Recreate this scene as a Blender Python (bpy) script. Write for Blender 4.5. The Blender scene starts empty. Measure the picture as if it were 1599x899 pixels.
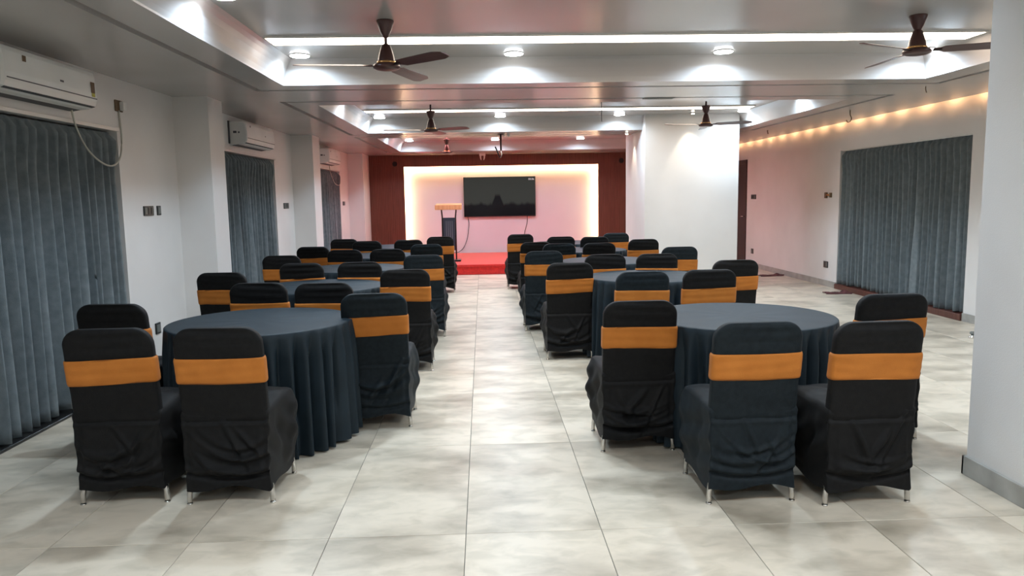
import bpy, math, random
from mathutils import Vector, Matrix
PI = math.pi
R = math.radians
sc = bpy.context.scene
COL = sc.collection
# ------------------------------------------------------------------ camera
cam = bpy.data.cameras.new('camera')
camo = bpy.data.objects.new('camera', cam)
COL.objects.link(camo)
sc.camera = camo
cam.sensor_width = 36.0
cam.lens = 1172.0 / 1599.0 * 36.0
cam.clip_start = 0.05
cam.clip_end = 80
yaw, pitch, roll = R(2.127), R(-6.888), R(-0.955)
fv = Vector((math.sin(yaw) * math.cos(pitch), math.cos(yaw) * math.cos(pitch), math.sin(pitch)))
rv = Vector((math.cos(yaw), -math.sin(yaw), 0))
uv = rv.cross(fv)
r2 = rv * math.cos(roll) + uv * math.sin(roll)
u2 = -rv * math.sin(roll) + uv * math.cos(roll)
m = Matrix((r2, u2, -fv)).transposed().to_4x4()
m.translation = Vector((0, 0, 1.4705))
camo.matrix_world = m
# ------------------------------------------------------------------ exposure, world
sc.view_settings.view_transform = 'Standard'
sc.view_settings.look = 'None'
sc.view_settings.gamma = 1
sc.view_settings.exposure = 0.56
sc.view_settings.use_curve_mapping = False
DL_POWER = 14.0      # each ceiling downlight
DL_COL = (0.61, 0.81, 1.0)
STRIP_E = 8.0        # linear lights in the trays
NICHE_E = 60.0       # warm strips behind the stage surround
COVE_E = 13.0        # warm strip above the right soffit
w = bpy.data.worlds.new('world')
sc.world = w
w.use_nodes = True
w.node_tree.nodes['Background'].inputs[0].default_value = (0.6, 0.7, 0.9, 1)
w.node_tree.nodes['Background'].inputs[1].default_value = 0.05

# ------------------------------------------------------------------ materials
def mat(name, col, rough=0.6, metal=0.0, spec=0.5, emit=None, es=0.0, coat=0.0, sheen=0.0):
    mt = bpy.data.materials.new(name)
    mt.use_nodes = True
    b = mt.node_tree.nodes['Principled BSDF']
    b.inputs['Base Color'].default_value = (*col, 1)
    b.inputs['Roughness'].default_value = rough
    b.inputs['Metallic'].default_value = metal
    b.inputs['Specular IOR Level'].default_value = spec
    b.inputs['Coat Weight'].default_value = coat
    b.inputs['Coat Roughness'].default_value = 0.15
    b.inputs['Sheen Weight'].default_value = sheen
    if emit:
        b.inputs['Emission Color'].default_value = (*emit, 1)
        b.inputs['Emission Strength'].default_value = es
    return mt

def nodes(mt):
    nt = mt.node_tree
    return nt, nt.nodes, nt.links, nt.nodes['Principled BSDF']

def noise_mix(mt, c1, c2, scale, detail=4, lo=0.35, hi=0.65, stretch=(1, 1, 1), bump=0.0, bscale=None, rnd=False, coords='Object'):
    nt, N, L, b = nodes(mt)
    tc = N.new('ShaderNodeTexCoord'); mp = N.new('ShaderNodeMapping')
    mp.inputs['Scale'].default_value = stretch
    L.new(tc.outputs[coords], mp.inputs['Vector'])
    src = mp.outputs['Vector']
    if rnd:
        oi = N.new('ShaderNodeObjectInfo'); ml = N.new('ShaderNodeVectorMath'); ml.operation = 'MULTIPLY_ADD'
        cx = N.new('ShaderNodeCombineXYZ')
        for i in range(3): L.new(oi.outputs['Random'], cx.inputs[i])
        ml.inputs[1].default_value = (37, 91, 53)
        L.new(cx.outputs[0], ml.inputs[0]); L.new(src, ml.inputs[2]); src = ml.outputs[0]
    nz = N.new('ShaderNodeTexNoise'); nz.inputs['Scale'].default_value = scale; nz.inputs['Detail'].default_value = detail
    L.new(src, nz.inputs['Vector'])
    cr = N.new('ShaderNodeValToRGB')
    cr.color_ramp.elements[0].position = lo; cr.color_ramp.elements[1].position = hi
    cr.color_ramp.elements[0].color = (*c1, 1); cr.color_ramp.elements[1].color = (*c2, 1)
    L.new(nz.outputs['Fac'], cr.inputs['Fac']); L.new(cr.outputs['Color'], b.inputs['Base Color'])
    if bump:
        n2 = N.new('ShaderNodeTexNoise'); n2.inputs['Scale'].default_value = bscale or scale * 4; n2.inputs['Detail'].default_value = 3
        L.new(src, n2.inputs['Vector'])
        bp = N.new('ShaderNodeBump'); bp.inputs['Strength'].default_value = bump; bp.inputs['Distance'].default_value = 0.01
        L.new(n2.outputs['Fac'], bp.inputs['Height']); L.new(bp.outputs['Normal'], b.inputs['Normal'])
    return mt, src, cr

M = {}
M['wall'] = noise_mix(mat('wall_paint', (0.7, 0.68, 0.66), 0.55), (0.67, 0.645, 0.62), (0.73, 0.705, 0.68), 1.2, 3, bump=0.08, bscale=160)[0]
M['ceil'] = noise_mix(mat('ceiling_paint', (0.6, 0.57, 0.56), 0.2, spec=0.6), (0.43, 0.405, 0.392), (0.48, 0.452, 0.438), 0.8, 2)[0]
# floor tile : cloudy grey beige porcelain, every tile with its own pattern
def tile_mat():
    mt = mat('floor_porcelain', (0.6, 0.58, 0.53), 0.36, spec=0.5)
    mt, src, cr = noise_mix(mt, (0.31, 0.262, 0.198), (0.655, 0.570, 0.455), 1.9, 7, 0.27, 0.56, stretch=(0.9, 1.5, 1), rnd=True)
    nt, N, L, b = nodes(mt)
    nz = N.new('ShaderNodeTexNoise'); nz.inputs['Scale'].default_value = 7; nz.inputs['Detail'].default_value = 6
    nz.inputs['Distortion'].default_value = 0.5
    L.new(src, nz.inputs['Vector'])
    mx = N.new('ShaderNodeMix'); mx.data_type = 'RGBA'; mx.blend_type = 'MULTIPLY'
    c2 = N.new('ShaderNodeValToRGB'); c2.color_ramp.elements[0].position = 0.36; c2.color_ramp.elements[1].position = 0.55
    c2.color_ramp.elements[0].color = (0.80, 0.80, 0.78, 1); c2.color_ramp.elements[1].color = (1, 1, 1, 1)
    L.new(nz.outputs['Fac'], c2.inputs['Fac'])
    mx.inputs[0].default_value = 0.8
    L.new(cr.outputs['Color'], mx.inputs[6]); L.new(c2.outputs['Color'], mx.inputs[7])
    L.new(mx.outputs[2], b.inputs['Base Color'])
    return mt
M['tile'] = tile_mat()
M['grout'] = mat('grout', (0.2, 0.19, 0.17), 0.9)
M['skirt_grey'] = noise_mix(mat('skirting_tile', (0.4, 0.39, 0.36), 0.4), (0.30, 0.29, 0.265), (0.42, 0.41, 0.38), 5, 5)[0]
M['granite'] = noise_mix(mat('black_granite', (0.01, 0.01, 0.01), 0.3), (0.008, 0.008, 0.008), (0.02, 0.02, 0.02), 40, 2)[0]
def wood_mat(name, a, b_, rough):
    return noise_mix(mat(name, a, rough), a, b_, 6, 6, 0.3, 0.7, stretch=(6, 6, 0.5))[0]
M['wood_red'] = wood_mat('dark_red_veneer', (0.12, 0.031, 0.015), (0.18, 0.052, 0.028), 0.45)
M['wood_door'] = wood_mat('brown_door_veneer', (0.022, 0.008, 0.006), (0.045, 0.016, 0.012), 0.4)
M['wood_sill'] = wood_mat('brown_sill', (0.07, 0.022, 0.015), (0.12, 0.04, 0.028), 0.4)
M['wood_light'] = wood_mat('light_wood', (0.55, 0.28, 0.12), (0.68, 0.38, 0.18), 0.45)
M['niche'] = noise_mix(mat('niche_paint', (0.75, 0.7, 0.7), 0.6), (0.72, 0.64, 0.66), (0.76, 0.68, 0.70), 1, 2)[0]
M['carpet'] = noise_mix(mat('red_carpet', (0.6, 0.02, 0.012), 0.95, sheen=0.3), (0.52, 0.012, 0.010), (0.66, 0.022, 0.014), 30, 4, bump=0.3, bscale=300)[0]
def cloth(name, a, b_, rough, sheen, sc_=40, spec=0.14, bump=0.25):
    return noise_mix(mat(name, a, rough, spec=spec, sheen=sheen), a, b_, sc_, 3, bump=bump, bscale=420, rnd=True)[0]
M['cover_black'] = cloth('black_cover_fabric', (0.0055, 0.0052, 0.0052), (0.0085, 0.0080, 0.0078), 0.6, 0.02)
M['cover_blue'] = cloth('blue_black_cover_fabric', (0.0068, 0.0100, 0.0125), (0.0105, 0.0155, 0.0185), 0.58, 0.02)
M['sash'] = cloth('orange_sash_fabric', (0.42, 0.138, 0.022), (0.48, 0.162, 0.028), 0.6, 0.05, 9)
M['table_cloth'] = cloth('navy_satin_cloth', (0.0095, 0.0165, 0.022), (0.013, 0.022, 0.029), 0.55, 0.0, 6, 0.22, 0.1)
M['curtain'] = noise_mix(mat('grey_blue_velvet', (0.13, 0.16, 0.18), 0.85, spec=0.2, sheen=0.05), (0.130, 0.155, 0.166), (0.188, 0.215, 0.227), 16, 5, 0.3, 0.7, bump=0.3, bscale=300)[0]
M['chrome'] = mat('chrome_steel', (0.62, 0.6, 0.57), 0.22, 1.0)
M['steel_dark'] = mat('dark_metal', (0.02, 0.015, 0.015), 0.35, 0.6)
M['fan_brown'] = mat('brown_enamel', (0.062, 0.019, 0.015), 0.36, 0.1, coat=0.15)
M['brass'] = mat('brass_trim', (0.6, 0.33, 0.13), 0.25, 1.0)
M['ac_white'] = noise_mix(mat('white_abs_plastic', (0.78, 0.78, 0.75), 0.35), (0.74, 0.74, 0.71), (0.8, 0.8, 0.77), 3, 2)[0]
M['ac_dark'] = mat('dark_vent_plastic', (0.06, 0.06, 0.065), 0.5)
M['sticker_yellow'] = mat('yellow_sticker', (0.42, 0.38, 0.05), 0.5)
M['sticker_brown'] = mat('brown_sticker', (0.12, 0.07, 0.03), 0.5)
M['white_plastic'] = mat('white_plastic', (0.75, 0.73, 0.7), 0.4)
M['switch_black'] = mat('black_switch_plastic', (0.018, 0.020, 0.019), 0.3)
M['switch_mark'] = mat('grey_switch_mark', (0.12, 0.13, 0.12), 0.4)
M['track'] = mat('white_aluminium', (0.6, 0.58, 0.55), 0.35, 0.3)
M['cable_white'] = mat('white_cable', (0.45, 0.44, 0.38), 0.5)
M['cable_black'] = mat('black_cable', (0.015, 0.015, 0.018), 0.5)
M['tv_body'] = mat('tv_black', (0.01, 0.01, 0.01), 0.4)
M['tv_screen'] = mat('tv_glass', (0.008, 0.009, 0.008), 0.06, spec=0.7)
def tv_painted_reflection(mt):
    # room reflection painted as dim emission : grey wall over black silhouettes
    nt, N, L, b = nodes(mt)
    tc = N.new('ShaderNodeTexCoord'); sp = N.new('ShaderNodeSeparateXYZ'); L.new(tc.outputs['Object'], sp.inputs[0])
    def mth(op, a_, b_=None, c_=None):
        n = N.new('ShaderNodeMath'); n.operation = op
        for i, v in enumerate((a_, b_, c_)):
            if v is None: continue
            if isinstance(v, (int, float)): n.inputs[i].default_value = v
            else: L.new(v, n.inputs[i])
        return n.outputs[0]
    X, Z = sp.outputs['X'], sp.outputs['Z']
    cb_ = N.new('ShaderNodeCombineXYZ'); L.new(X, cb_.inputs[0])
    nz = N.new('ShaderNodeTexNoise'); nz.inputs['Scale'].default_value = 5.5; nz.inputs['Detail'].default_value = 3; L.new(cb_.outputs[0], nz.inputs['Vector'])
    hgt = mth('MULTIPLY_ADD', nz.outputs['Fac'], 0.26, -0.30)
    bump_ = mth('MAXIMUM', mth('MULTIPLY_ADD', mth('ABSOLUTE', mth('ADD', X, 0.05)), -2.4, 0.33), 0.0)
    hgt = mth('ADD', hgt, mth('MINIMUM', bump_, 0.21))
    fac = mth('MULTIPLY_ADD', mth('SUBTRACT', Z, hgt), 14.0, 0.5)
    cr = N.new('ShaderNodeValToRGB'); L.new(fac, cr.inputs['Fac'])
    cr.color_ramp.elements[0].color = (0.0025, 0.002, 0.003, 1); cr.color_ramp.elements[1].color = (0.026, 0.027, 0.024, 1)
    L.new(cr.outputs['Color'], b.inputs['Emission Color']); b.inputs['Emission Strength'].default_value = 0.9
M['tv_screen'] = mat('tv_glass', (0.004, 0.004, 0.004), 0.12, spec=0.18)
tv_painted_reflection(M['tv_screen'])
M['tv_text'] = mat('screen_white', (0.3, 0.3, 0.3), 0.5, emit=(0.8, 0.75, 0.75), es=0.45)
M['navy_panel'] = mat('navy_lectern_panel', (0.022, 0.036, 0.055), 0.5)
M['navy_light'] = mat('pale_perforation', (0.2, 0.23, 0.26), 0.6)
M['maroon'] = noise_mix(mat('maroon_cloth', (0.08, 0.02, 0.02), 0.9), (0.06, 0.015, 0.015), (0.13, 0.045, 0.045), 20, 3)[0]
M['lamp'] = mat('downlight_diffuser', (1, 1, 1), 0.5, emit=(0.93, 0.98, 1.0), es=22)
M['strip'] = mat('linear_light_diffuser', (1, 1, 1), 0.5, emit=(1.0, 0.84, 0.68), es=STRIP_E)
M['spot_lamp'] = mat('small_spot_lens', (1, 1, 1), 0.5, emit=(1.0, 0.9, 0.75), es=14)
M['led_warm'] = mat('warm_led_strip', (1, 1, 1), 0.5, emit=(1.0, 0.76, 0.42), es=NICHE_E)
M['led_cove'] = mat('warm_cove_led', (1, 1, 1), 0.5, emit=(1.0, 0.55, 0.26), es=COVE_E)
M['pink_fill'] = mat('added_pink_fill', (1, 1, 1), 0.5, emit=(1.0, 0.40, 0.40), es=20)

# ------------------------------------------------------------------ mesh helpers
class MB:
    def __init__(s): s.v = []; s.f = []; s.sm = []
    def add(s, vs, fs, smooth=False):
        o = len(s.v); s.v += [tuple(p) for p in vs]; s.f += [tuple(i + o for i in f) for f in fs]; s.sm += [smooth] * len(fs)
        return s
    def box(s, x0, x1, y0, y1, z0, z1, b=0.0):
        if b <= 0:
            vs = [(x, y, z) for z in (z0, z1) for x, y in ((x0, y0), (x1, y0), (x1, y1), (x0, y1))]
            return s.add(vs, [(3, 2, 1, 0), (4, 5, 6, 7), (0, 1, 5, 4), (1, 2, 6, 5), (2, 3, 7, 6), (3, 0, 4, 7)])
        rings = []
        for z, i in ((z0, b), (z0 + b, 0), (z1 - b, 0), (z1, b)):
            a = i; c = b
            rings.append([(x0 + a + c, y0 + a, z), (x1 - a - c, y0 + a, z), (x1 - a, y0 + a + c, z), (x1 - a, y1 - a - c, z),
                          (x1 - a - c, y1 - a, z), (x0 + a + c, y1 - a, z), (x0 + a, y1 - a - c, z), (x0 + a, y0 + a + c, z)])
        return s.loft(rings, smooth=False)
    def loft(s, rings, smooth=True, caps=True, close=True):
        n = len(rings[0]); vs = [p for r in rings for p in r]; fs = []
        for k in range(len(rings) - 1):
            for i in range(n if close else n - 1):
                j = (i + 1) % n
                fs.append((k * n + i, k * n + j, (k + 1) * n + j, (k + 1) * n + i))
        s.add(vs, fs, smooth)
        if caps:
            o = len(s.v) - len(vs)
            s.f.append(tuple(o + i for i in reversed(range(n)))); s.sm.append(False)
            s.f.append(tuple(o + (len(rings) - 1) * n + i for i in range(n))); s.sm.append(False)
        return s
    def lathe(s, prof, n=24, c=(0, 0, 0), caps=True):
        rings = [[(c[0] + r * math.cos(2 * PI * i / n), c[1] + r * math.sin(2 * PI * i / n), c[2] + z) for i in range(n)] for r, z in prof]
        return s.loft(rings, True, caps)
    def tube(s, pts, r, n=8, caps=True):
        pts = [Vector(p) for p in pts]; rings = []
        for i, p in enumerate(pts):
            d = (pts[min(i + 1, len(pts) - 1)] - pts[max(i - 1, 0)]).normalized()
            a = Vector((0, 0, 1)) if abs(d.z) < 0.9 else Vector((1, 0, 0))
            u = d.cross(a).normalized(); v_ = d.cross(u).normalized()
            rr = r[i] if isinstance(r, (list, tuple)) else r
            rings.append([tuple(p + (u * math.cos(2 * PI * k / n) + v_ * math.sin(2 * PI * k / n)) * rr) for k in range(n)])
        return s.loft(rings, True, caps)
    def mesh(s, name, material):
        me = bpy.data.meshes.new(name); me.from_pydata(s.v, [], s.f)
        me.polygons.foreach_set('use_smooth', s.sm); me.update()
        import bmesh
        bm = bmesh.new(); bm.from_mesh(me); bmesh.ops.recalc_face_normals(bm, faces=bm.faces); bm.to_mesh(me); bm.free()
        me.materials.append(material)
        return me
    def build(s, name, material, parent=None, loc=None):
        o = bpy.data.objects.new(name, s.mesh(name, material)); COL.objects.link(o)
        if parent: o.parent = parent
        if loc: o.location = loc
        return o

def tag(o, label=None, cat=None, group=None, kind=None):
    if label: o['label'] = label
    if cat: o['category'] = cat
    if group: o['group'] = group
    if kind: o['kind'] = kind
    return o
def empty(name, loc, rz=0, **k):
    o = bpy.data.objects.new(name, None); COL.objects.link(o); o.empty_display_size = 0.1
    o.location = loc; o.rotation_euler = (0, 0, rz)
    return tag(o, **k)
def copy_obj(o, parent=None):
    c = o.copy(); COL.objects.link(c)
    if parent: c.parent = parent
    return c
def children(o): return CH.get(o.name, [])
def copy_tree(o):
    c = copy_obj(o)
    for ch in list(o.children):
        d = copy_obj(ch, c)
        for g in list(ch.children): copy_obj(g, d)
    return c
def struct(o, label, cat):
    return tag(o, label, cat, kind='structure')

# ------------------------------------------------------------------ dimensions
XL, XR, YB, YF = -2.93, 5.39, 17.80, -2.6
ZC, ZU = 2.472, 2.68
# ------------------------------------------------------------------ floor
fl = MB().box(XL - 0.15, XR + 0.15, YF - 0.1, YB + 0.1, -0.12, -0.004).build('floor', M['grout'])
struct(fl, 'cloudy grey beige porcelain tile floor of the hall', 'floor')
TW, TL, X0, Y0 = 0.6, 1.2, -0.1033, 3.165
gap = 0.0016
tmesh = {}
def tile(xa, xb, ya, yb):
    key = (round(xb - xa, 3), round(yb - ya, 3))
    if key not in tmesh:
        a, b = key; e = 0.0012
        mb = MB()
        top = [(gap + e, gap + e, 0), (a - gap - e, gap + e, 0), (a - gap - e, b - gap - e, 0), (gap + e, b - gap - e, 0)]
        mid = [(gap, gap, -e), (a - gap, gap, -e), (a - gap, b - gap, -e), (gap, b - gap, -e)]
        bot = [(p[0], p[1], -0.004) for p in mid]
        mb.loft([bot, mid, top], smooth=False)
        tmesh[key] = mb.mesh('floor_tile', M['tile'])
    o = bpy.data.objects.new('floor_tile', tmesh[key]); COL.objects.link(o); o.parent = fl; o.location = (xa, ya, 0)
xs = [XL] + [X0 + TW * k for k in range(-4, 10) if XL + 0.05 < X0 + TW * k < XR - 0.05] + [XR]
ys = [YF] + [Y0 + TL * k for k in range(-4, 13) if YF + 0.05 < Y0 + TL * k < YB - 0.05] + [YB]
for i in range(len(xs) - 1):
    for j in range(len(ys) - 1):
        tile(xs[i], xs[i + 1], ys[j], ys[j + 1])

# ------------------------------------------------------------------ walls, pillars
def wall_open(name, X, side, y0, y1, opens, label):
    """wall plane at x=X with openings (ya, yb, z0, z1), 0.14 deep, body outwards"""
    mb = MB(); t = 0.16 * side
    xa, xb = sorted((X, X + t))
    cur = y0
    for (ya, yb, za, zb) in opens:
        mb.box(xa, xb, cur, ya, 0, 3.0)
        if za > 0: mb.box(xa, xb, ya, yb, 0, za)
        mb.box(xa, xb, ya, yb, zb, 3.0)
        cur = yb
    mb.box(xa, xb, cur, y1, 0, 3.0)
    # outer skin closing the recesses
    xo = sorted((X + t, X + t + 0.05 * side))
    mb.box(xo[0], xo[1], y0, y1, 0, 3.0)
    return struct(mb.build(name, M['wall']), label, 'wall')
wall_open('wall_left', XL, -1, YF, YB, [(3.2, 6.27, 0.0, 2.05), (8.0, 10.86, 0.0, 2.05), (13.2, 15.74, 0.0, 2.05)],
          'white left wall with three curtained openings')
wall_open('wall_right', XR, 1, YF, YB, [(8.17, 11.23, 0.0, 2.085), (15.30, 16.2, 0.0, 2.1)],
          'pinkish white right wall with wide curtained opening and door')
struct(MB().box(XL - 0.2, XR + 0.2, YB, YB + 0.15, 0, 3.0).build('wall_back', M['niche']), 'pale wall behind the stage holding the television', 'wall')
struct(MB().box(XL - 0.2, XR + 0.2, YF - 0.15, YF, 0, 3.0).build('wall_front', M['wall']), 'plain white wall behind the viewer', 'wall')
def pillar(x0, x1, y0, y1, label):
    return struct(MB().box(x0, x1, y0, y1, 0.0, 2.95).build('wall_pillar', M['wall']), label, 'pillar')
pillar(XL - 0.02, -2.60, 7.42, 7.82, 'nearest white pillar projecting from left wall beside first curtain')
pillar(XL - 0.02, -2.60, 11.85, 12.35, 'second white pillar projecting from left wall, between far curtains')
pillar(XL - 0.02, -2.60, 16.73, YB, 'white pillar on left wall beside the dark red wood panelling')
pillar(2.49, 3.94, 11.52, 13.05, 'big square white pillar lit by blue light, right of stage')
pillar(2.486, 3.15, 2.75, 3.672, 'tall white column filling the right edge of the view')
# baseboards
bb = MB()
for a, b in ((YF, 3.2), (6.27, 7.42), (7.82, 8.0), (10.86, 11.85), (12.35, 13.2), (15.74, 16.73)):
    bb.box(XL, XL + 0.012, a, b, 0, 0.1)
for a, b in ((7.42, 7.82), (11.85, 12.35), (16.73, 17.6)):
    bb.box(-2.60, -2.588, a, b, 0, 0.1)
for a in (7.42, 11.85, 16.73):
    bb.box(XL, -2.588, a - 0.012, a, 0, 0.1)
struct(bb.build('baseboard_left', M['granite']), 'black skirting along the left wall', 'baseboard')
bb = MB()
for a, b in ((YF, 8.17), (11.23, 15.22), (16.28, YB)):
    bb.box(XR - 0.014, XR, a, b, 0, 0.092)
struct(bb.build('baseboard_right', M['skirt_grey']), 'grey tile skirting along the right wall', 'baseboard')
bb = MB()
bb.box(2.470, 2.486, 2.74, 3.688, 0, 0.1, 0.002); bb.box(2.470, 3.15, 3.672, 3.688, 0, 0.1, 0.002)
struct(bb.build('baseboard_column', M['skirt_grey']), 'grey tile skirting round the near right column', 'baseboard')

# ------------------------------------------------------------------ ceiling
TR = [(-1.72, 4.02, -1.35, 2.05), (-1.72, 4.02, 3.25, 6.80), (-1.72, 4.02, 8.22, 11.72), (-1.72, 3.95, 12.70, 16.35)]
XS = XR - 0.12   # right edge of the soffit (light slot beyond)
G0, GW, GD = 0.27, 0.06, 0.045
cb = MB()
rects = []
for (a, b, c, d) in TR:
    rects.append((a, b, c, d))
xb = sorted(set([XL - 0.02, XS] + [v for (a, b, c, d) in TR for v in (a, b, a - G0, a - G0 - GW, b + G0, b + G0 + GW)]))
yb = sorted(set([YF, YB] + [v for (a, b, c, d) in TR for v in (c, d, c - G0, c - G0 - GW, d + G0, d + G0 + GW)]))
def cell(x, y):
    for (a, b, c, d) in TR:
        if a < x < b and c < y < d: return 'T'
    for (a, b, c, d) in TR:
        if a - G0 - GW < x < b + G0 + GW and c - G0 - GW < y < d + G0 + GW and not (a - G0 < x < b + G0 and c - G0 < y < d + G0):
            return 'G'
    return 'S'
hz = {'S': ZC, 'G': ZC + GD, 'T': None}
for i in range(len(xb) - 1):
    for j in range(len(yb) - 1):
        k = cell((xb[i] + xb[i + 1]) / 2, (yb[j] + yb[j + 1]) / 2); z = hz[k]
        if z is None: continue
        cb.add([(xb[i], yb[j], z), (xb[i + 1], yb[j], z), (xb[i + 1], yb[j + 1], z), (xb[i], yb[j + 1], z)], [(0, 1, 2, 3)])
        for di, dj, e in ((1, 0, ((1, 0), (1, 1))), (-1, 0, ((0, 0), (0, 1))), (0, 1, ((0, 1), (1, 1))), (0, -1, ((0, 0), (1, 0)))):
            ii, jj = i + di, j + dj
            if k == 'G' and 0 <= ii < len(xb) - 1 and 0 <= jj < len(yb) - 1:
                k2 = cell((xb[ii] + xb[ii + 1]) / 2, (yb[jj] + yb[jj + 1]) / 2)
                if k2 == 'S':
                    (p, q), (r, s_) = e
                    cb.add([(xb[i + p], yb[j + q], ZC), (xb[i + r], yb[j + s_], ZC), (xb[i + r], yb[j + s_], ZC + GD), (xb[i + p], yb[j + q], ZC + GD)], [(0, 1, 2, 3)])
# curved tray sides and upper ceilings
for (a, b, c, d) in TR:
    prof = [(0, 0), (0.002, 0.012), (0.012, 0.045), (0.028, 0.085), (0.046, 0.125), (0.066, 0.160), (0.085, 0.187), (0.104, ZU - ZC)]
    rings = [[(a + o, c + o, ZC + h), (b - o, c + o, ZC + h), (b - o, d - o, ZC + h), (a + o, d - o, ZC + h)] for o, h in prof]
    for k in range(len(rings) - 1):
        for i in range(4):
            j = (i + 1) % 4
            cb.add([rings[k][i], rings[k][j], rings[k + 1][j], rings[k + 1][i]], [(0, 1, 2, 3)], k >= 2)
    cb.add(rings[-1], [(0, 1, 2, 3)])
# slot above the right soffit, and slab over all
cb.add([(XS, YF, ZC), (XS, YB, ZC), (XS, YB, ZC + 0.02), (XS, YF, ZC + 0.02)], [(0, 1, 2, 3)])
cb.add([(XS, YF, ZC + 0.02), (XS, YB, ZC + 0.02), (XS - 0.3, YB, ZC + 0.02), (XS - 0.3, YF, ZC + 0.02)], [(0, 1, 2, 3)])
cb.box(XL - 0.2, XR + 0.2, YF - 0.15, YB + 0.15, 2.72, 2.9)
ceil = struct(cb.build('ceiling', M['ceil']), 'glossy grey white false ceiling with recessed trays', 'ceiling')

# cove LED above the right soffit : a run of small LED segments
def cove_led():
    e = MB()
    y = 4.0
    while y < YB - 0.3:
        e.box(XS - 0.045, XS - 0.030, y, y + 0.22, ZC + 0.02, ZC + 0.10); y += 0.55
    e.build('led_strip', M['led_cove'], ceil)['kind'] = 'stuff'
cove_led()

# ------------------------------------------------------------------ ceiling lights
def area(name, loc, size, power, col, spread=170, rot=(0, 0, 0), parent=None):
    l = bpy.data.lights.new(name, 'AREA'); l.shape = 'DISK'; l.size = size; l.energy = power; l.color = col; l.spread = R(spread)
    o = bpy.data.objects.new(name, l); COL.objects.link(o); o.location = loc; o.rotation_euler = rot
    if parent: o.parent = parent
    return o
dl = empty('downlight', (0, 0, 0), cat='light', group='round downlights in the ceiling trays')
MB().lathe([(0.068, 0), (0.080, 0), (0.082, -0.004), (0.080, -0.008), (0.066, -0.008), (0.066, 0)], 28, caps=False).build('bezel', M['white_plastic'], dl)
MB().lathe([(0.076, -0.006), (0.079, -0.011), (0.074, -0.015), (0.05, -0.017), (0.02, -0.018)], 28).build('diffuser', M['lamp'], dl)
area('lamp', (0, 0, -0.026), 0.11, DL_POWER, DL_COL, 158, parent=dl)
DX = [-1.50, 0.29, 2.08, 3.84]
rows = [('behind the viewer', -0.9), ('behind the viewer', 1.6), ('above', 4.65), ('first', 6.52), ('hidden', 9.35), ('second', 11.42), ('hidden2', 13.8), ('third', 15.95)]
rown = {'first': 'nearest row of ceiling downlights', 'second': 'middle row of ceiling downlights', 'third': 'farthest row of ceiling downlights'}
posn = ['leftmost', 'second from left', 'third from left', 'rightmost']
firstdl = True
for rn, y in rows:
    for i, x in enumerate(DX):
        if y > 12.5 and i == 3: continue
        o = dl if firstdl else copy_tree(dl)
        firstdl = False
        if rn == 'second' and i == 3: x, y = 3.86, 11.12
        o.location = (x, y, ZU)
        if rn in rown:
            o['label'] = 'round white downlight, %s in the %s' % (posn[i], rown[rn])
        else:
            o['label'] = {'behind the viewer': 'round downlight in the tray behind the viewer', 'above': 'round downlight in near tray above the frame',
                          'hidden': 'round downlight hidden behind near lip of second tray', 'hidden2': 'round downlight hidden behind near lip of third tray'}[rn]
def linear(y, x0, x1, m_, label, wd=0.26):
    t = empty('linear_light', ((x0 + x1) / 2, y, ZU), label=label, cat='light', group='linear lights across the ceiling trays')
    L = (x1 - x0) / 2
    b = MB(); b.box(-L, L, -wd / 2 - 0.008, -wd / 2, -0.014, 0); b.box(-L, L, wd / 2, wd / 2 + 0.008, -0.014, 0)
    b.box(-L - 0.008, -L, -wd / 2 - 0.008, wd / 2 + 0.008, -0.014, 0); b.box(L, L + 0.008, -wd / 2 - 0.008, wd / 2 + 0.008, -0.014, 0)
    b.build('frame', M['white_plastic'], t)
    MB().box(-L, L, -wd / 2, wd / 2, -0.011, -0.002).build('diffuser', m_, t)
linear(5.93, -1.585, 3.89, M['strip'], 'long bright white strip light across the nearest ceiling tray')
linear(10.62, -1.585, 3.80, M['strip'], 'long bright white strip light across the middle ceiling tray', 0.26)
linear(14.6, -1.585, 3.80, M['pink_fill'], 'added pink fill strip, unseen in the farthest ceiling tray', 0.14)  # added unseen strip, there only to tint the stage end pink
linear(1.2, -1.585, 3.89, M['strip'], 'long strip light in the ceiling tray behind the viewer')
# small warm spots washing the big pillar
def small_spot(x, y, z, tx, ty, tz, label):
    t = empty('spot_light', (x, y, z), label=label, cat='light', group='small warm spots by the big pillar')
    MB().lathe([(0.03, 0), (0.036, -0.002), (0.034, -0.012), (0.026, -0.014)], 16).build('bezel', M['white_plastic'], t)
    MB().lathe([(0.024, -0.0142), (0.023, -0.018), (0.012, -0.022)], 16).build('lens', M['spot_lamp'], t)
    l = bpy.data.lights.new('lamp', 'SPOT'); l.energy = 16; l.color = (1, 0.86, 0.66); l.spot_size = R(58); l.spot_blend = 0.5; l.shadow_soft_size = 0.02
    o = bpy.data.objects.new('lamp', l); COL.objects.link(o); o.parent = t; o.location = (0, 0, -0.03)
    d = Vector((tx - x, ty - y, tz - z)); o.rotation_euler = d.to_track_quat('-Z', 'Y').to_euler()
small_spot(3.17, 11.33, ZU, 3.17, 11.52, 1.6, 'tiny round spotlight above front face of the big pillar')
small_spot(2.36, 12.30, ZC, 2.49, 12.35, 1.5, 'tiny spotlight on the beam beside the big pillar')

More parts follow.
